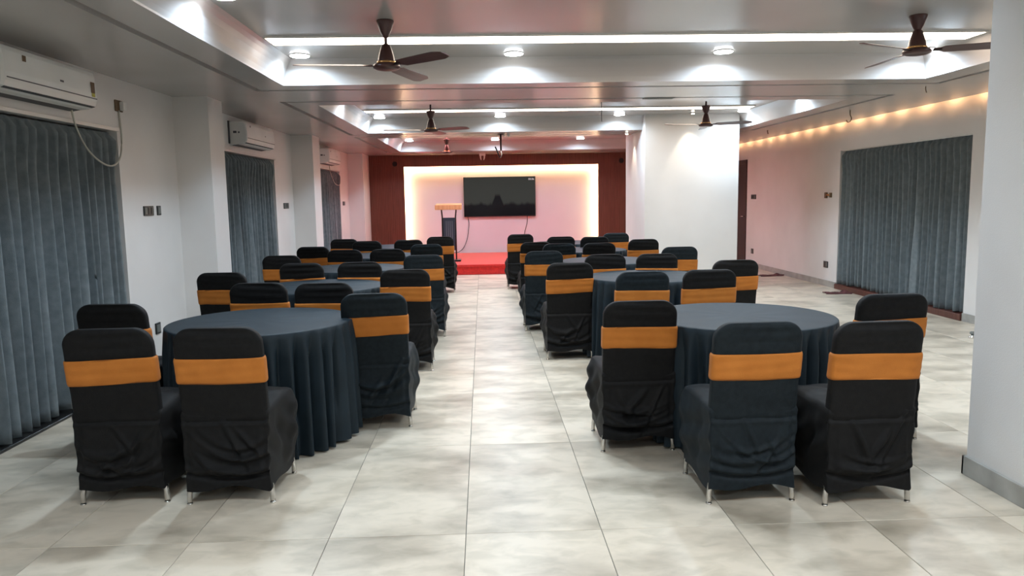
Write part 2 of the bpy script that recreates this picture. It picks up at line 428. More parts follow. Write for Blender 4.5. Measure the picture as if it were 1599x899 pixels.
# ------------------------------------------------------------------ ceiling fans
def blade_mesh(L=0.62):
    b = MB(); rings = []
    for t, r0, hw in ((0.0, 0.10, 0.018), (0.10, 0.14, 0.026), (0.14, 0.17, 0.050), (0.5, 0.36, 0.056), (0.9, 0.55, 0.060), (0.97, 0.58, 0.052), (1, L, 0.034)):
        ang = R(-13)
        c, s_ = math.cos(ang), math.sin(ang)
        dz = -0.008 * t
        pts = []
        for u, th in ((-1, -0.001), (0, -0.004), (1, -0.001), (1, 0.002), (0, 0.003), (-1, 0.002)):
            pts.append((r0, u * hw * c, u * hw * s_ + th + dz + 0.004 * (1 - u * u)))
        rings.append(pts)
    b.loft(rings, smooth=False)
    return b.mesh('blade', M['fan_brown'])
bmesh_ = blade_mesh()
def fan(x, y, label, angs, low=False, drop=0.33):
    t = empty('ceiling_fan', (x, y, ZU), label=label, cat='fan', group='brown ceiling fans')
    zb = -drop      # bottom of motor
    cz = zb + 0.275 if low else 0.0   # canopy top
    MB().lathe([(0.058, cz), (0.060, cz - 0.006), (0.052, cz - 0.03), (0.038, cz - 0.07), (0.022, cz - 0.10), (0.016, cz - 0.112)], 24).build('canopy', M['fan_brown'], t)
    MB().lathe([(0.011, 0), (0.011, zb + 0.15)], 12).build('down_rod', M['fan_brown'], t)
    mo = MB().lathe([(0.016, zb + 0.175), (0.030, zb + 0.165), (0.045, zb + 0.12), (0.055, zb + 0.085), (0.060, zb + 0.055), (0.062, zb + 0.045), (0.086, zb + 0.038), (0.094, zb + 0.028), (0.092, zb + 0.014), (0.070, zb + 0.004), (0.03, zb)], 32).build('motor_housing', M['fan_brown'], t)
    MB().lathe([(0.0635, zb + 0.058), (0.066, zb + 0.055), (0.066, zb + 0.047), (0.0635, zb + 0.044)], 32, caps=False).build('trim_ring', M['brass'], mo)
    for a in angs:
        o = bpy.data.objects.new('blade', bmesh_); COL.objects.link(o); o.parent = t
        o.location = (0, 0, zb + 0.030); o.rotation_euler = (0, 0, R(a))
        ir = MB().box(0.078, 0.155, -0.012, 0.012, -0.006, -0.001, 0.001).build('blade_iron', M['steel_dark'], o)
    return t
fan(-0.638, 5.33, 'brown three-blade ceiling fan in near tray, left of centre', (-47, 190, 70))
fan(3.06, 5.30, 'brown ceiling fan in near tray, partly cut by right column', (210, -26, 92), drop=0.27)
fan(-0.65, 10.0, 'brown ceiling fan in middle tray, above left tables', (196, -38, 78), True, drop=0.355)
fan(2.97, 10.0, 'brown ceiling fan in front of the big white pillar', (198, -40, 78), True, drop=0.33)
fan(-0.66, 14.6, 'small far ceiling fan in tray nearest the stage', (200, -40, 80), True, drop=0.365)

# ------------------------------------------------------------------ stage wall
YP = 17.60   # front of wood surround
NX0, NX1, NZ1 = -1.80, 2.71, 2.205
wp = empty('wood_surround', (0, YP, 0), label='dark red fluted wood panelling framing the white lit niche', cat='panelling')
def wood_piece(name, x0, x1, z0, z1):
    p = MB().box(x0, x1, 0, 0.03, z0, z1).build(name, M['wood_red'], wp)
    fb = MB(); x = x0 + 0.012
    while x < x1 - 0.03:
        fb.box(x, x + 0.026, -0.008, 0.002, z0 + 0.01, z1 - 0.01); x += 0.042
    f = fb.build('fluting', M['wood_red'], p); f['kind'] = 'stuff'
wood_piece('left_panel', -2.595, NX0, 0.0, ZC - 0.002)
wood_piece('right_panel', NX1, 3.95, 0.0, ZC - 0.002)
wood_piece('top_panel', NX0, NX1, NZ1, ZC - 0.002)
ed = MB(); ed.box(NX0 - 0.02, NX0, 0.03, 0.05, 0.19, NZ1); ed.box(NX1, NX1 + 0.02, 0.03, 0.05, 0.19, NZ1); ed.box(NX0, NX1, 0.03, 0.05, NZ1, NZ1 + 0.02)
ed.build('return_edge', M['wood_red'], wp)
# LED strips behind the surround, facing the opening of the niche
def niche_led(x0, x1, z0, z1):
    MB().box(x0, x1, 0.10, 0.115, z0, z1).build('led_strip', M['led_warm'], wp)
    MB().box(min(x0, x1) , max(x0, x1), 0.03, 0.10, z0, z0 + 0.02).build('led_holder', M['steel_dark'], wp)
niche_led(NX0 - 0.035, NX0 - 0.02, 0.2, NZ1)
niche_led(NX1 + 0.02, NX1 + 0.035, 0.2, NZ1)
niche_led(NX0, NX1, NZ1 + 0.02, NZ1 + 0.035)
# ornaments on the wood
for x, lb in ((-2.0, 'small dark round speaker on wood panelling, left of niche'), (3.25, 'small dark round speaker on wood panelling, right of niche')):
    t = empty('round_speaker', (x, YP - 0.008, 2.275), label=lb, cat='speaker', group='round speakers on the wood panelling')
    o = MB().lathe([(0.055, 0), (0.058, 0.008), (0.05, 0.014), (0.044, 0.012)], 24).build('ring', M['steel_dark'], t); o.rotation_euler = (R(90), 0, 0)
    o = MB().lathe([(0.043, 0.004), (0.03, 0.008), (0.01, 0.009)], 24).build('cone', M['ac_dark'], t); o.rotation_euler = (R(90), 0, 0)
t = empty('ceiling_bracket', (0.02, 17.3, ZC), label='small white two-legged bracket under ceiling before wood panelling', cat='bracket')
MB().box(-0.07, 0.07, -0.03, 0.03, -0.05, 0, 0.004).build('plate', M['white_plastic'], t)
for s_ in (-1, 1):
    MB().tube([(0.045 * s_, 0, -0.045), (0.042 * s_, 0, -0.10), (0.03 * s_, 0, -0.15)], [0.02, 0.014, 0.005], 8).build('prong', M['white_plastic'], t)

# stage
st = empty('stage', (0, 0, 0), label='low stage covered in bright red carpet', cat='stage')
b = MB(); b.box(-2.59, 2.40, 14.42, 17.595, 0, 0.196, 0.012); b.build('platform', M['carpet'], st)
b = MB(); b.box(-2.59, 2.40, 14.405, 14.42, 0.150, 0.196, 0.005); b.build('carpet_nosing', M['carpet'], st)
# television
tv = empty('television', (0.405, YB - 0.06, 1.49), label='large black wall television above the red stage', cat='television')
TWd, TH = 1.685, 0.925
MB().box(-TWd / 2, TWd / 2, -0.03, 0.03, -TH / 2, TH / 2, 0.006).build('body', M['tv_body'], tv)
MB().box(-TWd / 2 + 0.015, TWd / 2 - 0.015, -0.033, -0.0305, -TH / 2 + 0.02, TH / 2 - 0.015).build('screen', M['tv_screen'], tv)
MB().box(-0.3, 0.3, 0.03, 0.058, -0.2, 0.2).build('wall_mount', M['steel_dark'], tv)
cu = bpy.data.curves.new('clock_text', 'FONT'); cu.body = '00:06'; cu.size = 0.062; cu.align_x = 'RIGHT'; cu.extrude = 0.0004; cu.materials.append(M['tv_text'])
co = bpy.data.objects.new('clock_curve', cu); cm_ = bpy.data.meshes.new_from_object(co); bpy.data.objects.remove(co)
o = bpy.data.objects.new('clock_text', cm_); COL.objects.link(o); o.parent = tv; o.location = (TWd / 2 - 0.03, -0.0338, TH / 2 - 0.085); o.rotation_euler = (R(90), 0, 0)
o['label'] = 'small white clock digits'
def cable(name, pts, r, m_, label, cat='cable'):
    P = [Vector(p) for p in pts]; out = []
    for i in range(len(P) - 1):
        p0, p1, p2, p3 = P[max(i - 1, 0)], P[i], P[i + 1], P[min(i + 2, len(P) - 1)]
        for k in range(6):
            t_ = k / 6
            out.append(0.5 * ((2 * p1) + (p2 - p0) * t_ + (2 * p0 - 5 * p1 + 4 * p2 - p3) * t_ ** 2 + (-p0 + 3 * p1 - 3 * p2 + p3) * t_ ** 3))
    out.append(P[-1])
    return tag(MB().tube(out, r, 6).build(name, m_), label, cat)
cable('power_cable', [(-0.35, YB - 0.03, 1.03), (-0.33, YB - 0.02, 0.85), (-0.37, YB - 0.02, 0.55), (-0.46, YB - 0.03, 0.32), (-0.58, YB - 0.10, 0.215), (-0.70, YB - 0.2, 0.205)], 0.007, M['cable_black'], 'thin black cable hanging from left end of television to stage')
cable('power_cable', [(1.05, YB - 0.03, 1.03), (1.04, YB - 0.02, 0.85), (0.98, YB - 0.02, 0.62), (0.97, YB - 0.02, 0.30), (0.96, YB - 0.05, 0.205)], 0.007, M['cable_black'], 'thin black cable hanging from right end of television')
# projector mount arm
t = empty('projector_mount', (0.31, 12.1, ZC), label='black ceiling mount pole with folded arm hanging before stage', cat='mount')
MB().lathe([(0.05, 0), (0.05, -0.012)], 16).build('ceiling_plate', M['steel_dark'], t)
MB().tube([(0, 0, -0.01), (0, 0, -0.26)], 0.014, 8).build('pole', M['steel_dark'], t)
MB().tube([(0, 0, -0.20), (0.01, 0, -0.33), (-0.01, 0, -0.375)], 0.007, 8).build('drop_rod', M['chrome'], t)
MB().tube([(-0.09, 0.0, -0.20), (-0.02, 0, -0.37)], 0.012, 8).build('arm', M['steel_dark'], t)
for x in (0.36, 0.43):
    tag(MB().tube([(x, 12.1, ZC), (x, 12.1, ZC - 0.025), (x + 0.015, 12.1, ZC - 0.05)], [0.018, 0.014, 0.005], 8).build('ceiling_hook', M['white_plastic']),
        'small pale ceiling stub right of mount pole, ' + ('nearer the pole' if x < 0.4 else 'farther from the pole'), 'hook', 'pale stubs beside the mount pole')
# lectern
t = empty('lectern', (-0.69, 15.35, 0.196), label='slim lectern with light wood top and navy panel on stage', cat='lectern')
b = MB()
b.add([(-0.26, -0.14, 1.045), (0.26, -0.14, 1.045), (0.26, 0.2, 1.09), (-0.26, 0.2, 1.09), (-0.26, -0.14, 1.125), (0.26, -0.14, 1.125), (0.26, 0.2, 1.17), (-0.26, 0.2, 1.17)],
      [(3, 2, 1, 0), (4, 5, 6, 7), (0, 1, 5, 4), (1, 2, 6, 5), (2, 3, 7, 6), (3, 0, 4, 7)])
b.build('top', M['wood_light'], t)
MB().box(-0.27, 0.27, -0.155, -0.14, 1.05, 1.14).build('front_lip', M['wood_light'], t)
for s_ in (-1, 1):
    MB().tube([(0.15 * s_ , 0.03, 1.06), (0.135 * s_ - 0.0, 0.02, 0.90), (0.135 * s_, 0.0, 0.5), (0.135 * s_, 0.0, 0.03)], 0.015, 10).build('post', M['steel_dark'], t)
pn = MB().box(-0.12, 0.12, -0.012, 0.006, 0.22, 0.885, 0.003).build('front_panel', M['navy_panel'], t)
pf = MB()
for i in range(4):
    for j in range(16):
        x = -0.062 + i * 0.040; z = 0.44 + j * 0.024
        pf.box(x, x + 0.012, -0.0135, -0.0115, z, z + 0.016)
pf = pf.build('perforations', M['navy_light'], pn); pf['kind'] = 'stuff'
MB().box(-0.23, 0.23, -0.16, 0.16, 0.0, 0.03, 0.006).build('base_plate', M['steel_dark'], t)

# door
dr = empty('door_1', (XR, 15.75, 0)); struct(dr, 'dark brown wooden door in right wall beyond big pillar', 'door')
b = MB(); b.box(-0.015, 0.05, -0.53, -0.45, 0, 2.10); b.box(-0.015, 0.05, 0.45, 0.53, 0, 2.10); b.box(-0.015, 0.05, -0.53, 0.53, 2.07, 2.15)
b.build('door_frame', M['wood_door'], dr)
d = MB().box(0.02, 0.058, -0.45, 0.45, 0.01, 2.07).build('door_leaf', M['wood_door'], dr)
MB().tube([(0.02, -0.36, 1.0), (-0.03, -0.36, 1.0), (-0.03, -0.26, 1.0)], 0.009, 8).build('handle', M['chrome'], d)

# ------------------------------------------------------------------ curtains
def curtain_mesh(L, H, seed, pleat=0.118, amp=0.050):
    rnd = random.Random(seed); n = int(L / pleat) + 1
    ph = [rnd.uniform(-0.22, 0.22) for _ in range(n + 3)]
    am = [rnd.uniform(0.45, 1.25) for _ in range(n + 3)]
    drift = [rnd.uniform(-0.13, 0.13) for _ in range(n + 3)]
    nu = n * 12; nv = 30
    rings = []
    for side in (0, 1):
        for iv in range(nv + 1) if side == 0 else range(nv, -1, -1):
            t = iv / nv  # 0 top
            z = H * (1 - t)
            row = []
            for iu in range(nu + 1):
                s = iu / nu; q = s * n; k = int(min(q, n - 1e-6)); f = q - k
                def lerp(a): return a[k] * (1 - f) + a[k + 1] * f
                phase = q + lerp(ph) * (0.25 + min(1, t * 1.6)) + lerp(drift) * 3 * t
                head = min(1, max(0, (t - 0.055) / 0.10))
                ridge = abs(math.sin(PI * phase)) ** 1.35
                a = amp * 2.3 * lerp(am) * (0.16 + 0.84 * head) * (1 + 0.25 * t)
                fin = max(0, 1 - abs(((phase % 1) - 0.5)) * 6.5)
                d = a * (ridge - 0.5) + fin * 0.070 * (1 - head) * min(1, t / 0.02)
                d += 0.007 * math.sin(7 * s * L + 3 * t + seed) * t + 0.005 * math.sin(31 * s * L + 6 * t) * t
                d += 0.010 * math.sin(2 * PI * phase * 0.5 + seed) * t
                # hem drift
                xs_ = s * L + 0.012 * math.sin(2 * PI * phase) * head * lerp(am)
                zz = z + (0.012 * math.sin(5.1 * s * L + seed) if iv == nv else 0)
                row.append((xs_, -d - (0.004 if side else 0), zz))
            rings.append(row)
    b = MB(); b.loft(rings, smooth=True, caps=False, close=False)
    return b
def hang_curtain(wall, y0, y1, ztop, zbot, seed, label, group, M_=None, pleat=0.118):
    # wall -1 left : runs along +Y, bulges towards +X
    L = y1 - y0
    me = curtain_mesh(L, ztop - zbot, seed, pleat).mesh('curtain', M['curtain'])
    o = bpy.data.objects.new('curtain', me); COL.objects.link(o)
    if wall < 0:
        o.location = (XL - 0.055, y0, zbot); o.rotation_euler = (0, 0, R(90))
    else:
        o.location = (XR + 0.055, y1, zbot); o.rotation_euler = (0, 0, R(-90))
    return tag(o, label, 'curtain', group)
G = 'grey blue curtains'
hang_curtain(-1, 3.22, 6.25, 2.035, 0.035, 3, 'large grey-blue pleated curtain nearest the viewer on left wall', G)
hang_curtain(-1, 8.02, 10.84, 2.035, 0.04, 11, 'grey-blue curtain between the two near left wall pillars', G)
hang_curtain(-1, 13.22, 15.72, 2.035, 0.04, 17, 'farthest grey-blue curtain on left wall near wood panelling', G)
hang_curtain(1, 9.58, 11.20, 2.07, 0.09, 23, 'far half of the wide curtain pair on right wall', G)
hang_curtain(1, 8.19, 9.60, 2.07, 0.09, 31, 'near half of the wide curtain pair on right wall', G)
for (y0, y1, lb) in ((3.22, 6.25, 'nearest'), (8.02, 10.84, 'middle'), (13.22, 15.72, 'farthest')):
    tag(MB().box(XL + 0.0005, XL + 0.03, y0, y1, 2.045, 2.072, 0.002).build('curtain_track', M['track']), 'white curtain track over the %s left wall curtain' % lb, 'curtain track', 'curtain tracks')
    tag(MB().box(XL - 0.155, XL + 0.03, y0 - 0.015, y1 + 0.015, 0.0, 0.02, 0.002).build('threshold', M['granite']), 'black granite threshold under the %s left wall curtain' % lb, 'threshold', 'black thresholds')
tag(MB().box(XR + 0.01, XR + 0.08, 8.18, 11.22, 2.07, 2.084, 0.002).build('curtain_track', M['track']), 'curtain track over the wide right wall curtains', 'curtain track', 'curtain tracks')
tag(MB().box(XR - 0.035, XR + 0.15, 8.172, 11.228, 0.0, 0.075, 0.004).build('threshold', M['wood_sill']), 'reddish brown wooden threshold under the right wall curtains', 'threshold')

# ------------------------------------------------------------------ air conditioners
def ac(y0, y1, label, stick):
    L = y1 - y0
    t = empty('air_conditioner', (XL, (y0 + y1) / 2, 2.265), label=label, cat='air conditioner', group='white split air conditioners on left wall')
    # profile in XZ (x out from wall), lofted along Y
    pr = [(0.0, 0.135), (0.165, 0.135), (0.19, 0.125), (0.20, 0.10), (0.208, -0.02), (0.205, -0.075), (0.195, -0.105), (0.15, -0.125), (0.02, -0.135), (0.0, -0.135)]
    rings = [[(x * (0.93 if e else 1), yy, z * (0.96 if e else 1)) for x, z in pr] for yy, e in ((-L / 2, 1), (-L / 2 + 0.012, 0), (L / 2 - 0.012, 0), (L / 2, 1))]
    MB().loft(rings, smooth=False).build('body', M['ac_white'], t)
    MB().box(0.2, 0.2095, -L / 2 + 0.03, L / 2 - 0.012, -0.058, -0.052).build('seam', M['ac_dark'], t)
    b = MB(); b.add([(0.194, -L / 2 + 0.02, -0.112), (0.194, L / 2 - 0.02, -0.112), (0.03, L / 2 - 0.02, -0.140), (0.03, -L / 2 + 0.02, -0.140),
                     (0.188, -L / 2 + 0.02, -0.102), (0.188, L / 2 - 0.02, -0.102), (0.03, L / 2 - 0.02, -0.128), (0.03, -L / 2 + 0.02, -0.128)],
                    [(0, 1, 2, 3), (4, 5, 6, 7), (0, 1, 5, 4), (1, 2, 6, 5), (2, 3, 7, 6), (3, 0, 4, 7)])
    b.build('air_outlet', M['ac_dark'], t)
    if stick:
        MB().box(0.2075, 0.2095, L / 2 - 0.085, L / 2 - 0.035, -0.02, 0.055).build('energy_sticker', M['sticker_brown'], t)
        MB().box(0.2080, 0.2100, L / 2 - 0.08, L / 2 - 0.038, -0.045, -0.02).build('sticker', M['sticker_yellow'], t)
        MB().box(0.2035, 0.2055, -L / 2 + 0.20, -L / 2 + 0.235, 0.06, 0.095).build('sticker', M['sticker_brown'], t)
        MB().box(0.2070, 0.2090, 0.06, 0.10, 0.0, 0.012).build('maker_mark', M['ac_dark'], t)
    else:
        MB().box(0.05, 0.09, -L / 2 - 0.002, -L / 2 + 0.001, 0.0, 0.025).build('side_mark', M['ac_dark'], t)
        MB().box(0.105, 0.125, -L / 2 - 0.002, -L / 2 + 0.001, 0.0, 0.018).build('side_mark', M['ac_dark'], t)
        MB().box(0.2035, 0.2055, -L / 2 + 0.14, -L / 2 + 0.165, 0.075, 0.095).build('sticker', M['ac_dark'], t)
        MB().box(0.2070, 0.2090, 0.15, 0.18, 0.01, 0.02).build('maker_mark', M['switch_mark'], t)
    MB().box(-0.0, 0.012, -L / 2 - 0.03, L / 2 - 0.05, -0.12, 0.14).build('mounting_plate', M['ac_dark'], t)
ac(4.52, 5.58, 'nearest white air conditioner above the large left curtain', True)
ac(9.0, 10.18, 'middle white air conditioner above curtain between the pillars', False)
ac(13.75, 14.82, 'farthest white air conditioner on left wall near wood panelling', False)
cable('power_cable', [(XL + 0.06, 5.50, 2.13), (XL + 0.05, 5.56, 2.02), (XL + 0.05, 5.68, 1.88), (XL + 0.05, 5.86, 1.79), (XL + 0.05, 6.04, 1.765), (XL + 0.04, 6.20, 1.83), (XL + 0.02, 6.30, 1.99), (XL + 0.01, 6.31, 2.22)], 0.007, M['cable_white'], 'white cable looping down from nearest air conditioner to socket')
cable('power_cable', [(XL + 0.06, 14.45, 2.12), (XL + 0.05, 14.6, 1.98), (XL + 0.05, 14.95, 1.80), (XL + 0.04, 15.5, 1.78), (XL + 0.01, 15.75, 1.95)], 0.007, M['cable_white'], 'white cable hanging from farthest air conditioner over curtain')

# ------------------------------------------------------------------ switches and sockets
def plate(wall, y, z, wy, hz_, label, n=2, extra=None, name='light_switch', cat='switch'):
    X = XL if wall < 0 else XR; s_ = 1 if wall < 0 else -1
    t = empty(name, (X, y, z), label=label, cat=cat)
    a, b_ = sorted((0, 0.011 * s_))
    MB().box(a, b_, -wy / 2, wy / 2, -hz_ / 2, hz_ / 2, 0.003).build('plate', M['switch_black'], t)
    for i in range(n):
        yc = -wy / 2 + wy * (i + 0.5) / n
        a, b_ = sorted((0.010 * s_, 0.0145 * s_))
        MB().box(a, b_, yc - wy / n * 0.36, yc + wy / n * 0.36, -hz_ * 0.33, hz_ * 0.33, 0.0015).build('rocker', M['switch_mark'] if i == 0 else M['switch_black'], t)
    return t
plate(-1, 6.73, 1.405, 0.19, 0.085, 'wide black switch plate on left wall beside nearest curtain', 3)
plate(-1, 6.94, 1.405, 0.075, 0.085, 'small black switch plate right of the wide black one', 1)
plate(-1, 6.745, 0.36, 0.10, 0.10, 'black socket low on left wall above near left tablecloth', 1, name='power_socket', cat='socket')
plate(-1, 11.38, 1.40, 0.27, 0.085, 'black switch plate beside the middle left wall curtain', 3)
plate(-1, 16.08, 1.40, 0.22, 0.085, 'black switch plate beside the farthest left wall curtain', 2)
plate(1, 14.83, 1.40, 0.26, 0.09, 'black switch plate on right wall beside brown door', 3)
plate(1, 14.84, 0.32, 0.12, 0.10, 'black socket low on right wall near brown door', 1, name='power_socket', cat='socket')
plate(1, 11.59, 0.34, 0.15, 0.10, 'black socket low on right wall beside wide curtains', 2, name='power_socket', cat='socket')
t = empty('power_socket', (XL, 6.32, 2.255), label='black socket with white plug beside nearest air conditioner', cat='socket')
MB().box(0, 0.012, -0.06, 0.06, -0.045, 0.045, 0.003).build('plate', M['sticker_brown'], t)
MB().box(0.012, 0.05, -0.0, 0.05, -0.035, 0.035, 0.004).build('plug', M['white_plastic'], t)
t = empty('power_socket', (XL, 10.30, 2.27), label='tiny dark socket beside middle air conditioner', cat='socket')
MB().box(0, 0.02, -0.05, 0.05, -0.06, 0.05, 0.003).build('plate', M['sticker_brown'], t)
t = empty('wall_bracket', (XR, 11.56, 1.42), label='small brass and brown bracket on right wall above socket', cat='bracket')
MB().box(-0.03, 0, -0.10, -0.05, -0.035, 0.04, 0.004).build('clamp', M['sticker_brown'], t)
MB().box(-0.03, 0, 0.05, 0.11, -0.045, 0.045, 0.004).build('clamp', M['sticker_brown'], t)
MB().tube([(-0.02, -0.07, -0.01), (-0.025, 0.0, 0.01), (-0.02, 0.08, -0.012)], 0.013, 8).build('bar', M['brass'], t)

# hanging wires and hooks on the soffit
cable('hanging_wire', [(4.58, 9.33, ZC), (4.58, 9.33, ZC - 0.05), (4.60, 9.33, ZC - 0.10), (4.585, 9.33, ZC - 0.135), (4.55, 9.33, ZC - 0.145), (4.535, 9.33, ZC - 0.12)], 0.006, M['sticker_brown'], 'curled wire end hanging from soffit left of right curtains', 'wire')
cable('hanging_wire', [(3.9 + 0.42, 7.3, ZC), (4.32, 7.3, ZC - 0.03), (4.33, 7.3, ZC - 0.06)], 0.004, M['sticker_brown'], 'short wire stub hanging from soffit before right curtains', 'wire')
cable('hanging_wire', [(4.6, 12.1, ZC), (4.6, 12.1, ZC - 0.03), (4.61, 12.1, ZC - 0.06)], 0.009, M['sticker_brown'], 'short dark wire stub under soffit near the brown door', 'wire')
cable('hanging_wire', [(1.46, 9.2, ZU), (1.46, 9.2, ZU - 0.28), (1.465, 9.2, ZU - 0.32)], 0.004, M['steel_dark'], 'short wire hanging in the middle ceiling tray', 'wire')
t = empty('air_vent', (1.86, 7.95, ZC), label='small grey slotted vent in beam between ceiling trays', cat='vent')
b = MB(); b.box(-0.16, 0.16, -0.05, -0.042, -0.006, 0); b.box(-0.16, 0.16, 0.042, 0.05, -0.006, 0); b.box(-0.16, -0.152, -0.05, 0.05, -0.006, 0); b.box(0.152, 0.16, -0.05, 0.05, -0.006, 0)
b.build('frame', M['switch_mark'], t)
for k in range(5):
    MB().box(-0.15, 0.15, -0.034 + k * 0.016, -0.027 + k * 0.016, -0.005, 0).build('slat', M['switch_mark'], t)
# small things on the floor by the right wall
def rag(x, y, sx, sy, seed, label, rz):
    rnd = random.Random(seed); b = MB(); n, k = 14, 8; vs = []
    for j in range(k + 1):
        for i in range(n + 1):
            u, v_ = i / n, j / k
            z = 0.006 + 0.022 * abs(math.sin(u * 9 + v_ * 3 + seed)) * math.sin(PI * v_) + (0.05 * max(0, 1 - abs(u - 0.75) * 8)) * math.sin(PI * v_)
            vs.append(((u - 0.5) * sx + 0.02 * math.sin(v_ * 6), (v_ - 0.5) * sy * (0.7 + 0.3 * math.sin(u * 4 + 1)), z))
    fs = [(j * (n + 1) + i, j * (n + 1) + i + 1, (j + 1) * (n + 1) + i + 1, (j + 1) * (n + 1) + i) for j in range(k) for i in range(n)]
    m0 = len(vs); vs2 = [(x_, y_, max(0.001, z_ - 0.004)) for x_, y_, z_ in vs]
    b.add(vs, fs, True); b.add(vs2, fs, True)
    edge = [i for i in range(n + 1)] + [j * (n + 1) + n for j in range(1, k + 1)] + [k * (n + 1) + i for i in range(n - 1, -1, -1)] + [j * (n + 1) for j in range(k - 1, 0, -1)]
    b.add([vs[i] for i in edge] + [vs2[i] for i in edge], [(i, (i + 1) % len(edge), (i + 1) % len(edge) + len(edge), i + len(edge)) for i in range(len(edge))], True)
    o = b.build('floor_cloth', M['maroon']); o.location = (x, y, 0); o.rotation_euler = (0, 0, R(rz))
    tag(o, label, 'cloth', 'maroon cloths on the floor')
rag(5.12, 13.15, 0.42, 0.22, 1, 'crumpled maroon cloth on floor by right wall near door', -4)
rag(5.14, 10.65, 0.36, 0.22, 2, 'crumpled maroon cloth on floor at far end of right threshold', -14)
t = empty('door_stopper', (4.86, 7.20, 0), label='small grey round door stopper on floor beside near column', cat='door stopper')
MB().lathe([(0.035, 0), (0.035, 0.012), (0.02, 0.018), (0.018, 0.04)], 16).build('base', M['chrome'], t)
MB().lathe([(0.02, 0.04), (0.026, 0.045), (0.024, 0.06), (0.012, 0.066)], 16).build('rubber_tip', M['switch_mark'], t)

# ------------------------------------------------------------------ banquet chairs
def back_y(z):   # rearward lean of the back plane
    return 0.0 if z < 0.42 else -0.062 * ((z - 0.42) / 0.46) ** 1.1
H_CH = 0.885
def sleeve_ring(z, grow=0.0, n=48, thin=1.0, wr=None, W=0.209):
    r = 0.085
    if z > H_CH - r:
        q = min(1, (z - (H_CH - r)) / r); w_ = W - r + r * math.sqrt(max(0, 1 - q * q)); 
        th = 0.033 * (1 - 0.35 * q ** 3)
    else:
        w_ = W - 0.004 * (1 - z / H_CH); th = 0.033
    w_ += grow; th = th * thin + grow
    yc = back_y(z) + 0.033
    out = []
    for i in range(n):
        a = 2 * PI * i / n
        ca, sa = math.cos(a), math.sin(a)
        x = w_ * (1 if ca > 0 else -1) * abs(ca) ** 0.28
        y = th * (1 if sa > 0 else -1) * abs(sa) ** 0.45
        d = wr(x / W, z, sa) if wr else 0
        out.append((x, yc + y + (-d if sa < 0 else d) * abs(sa) ** 0.5, z))
    return out
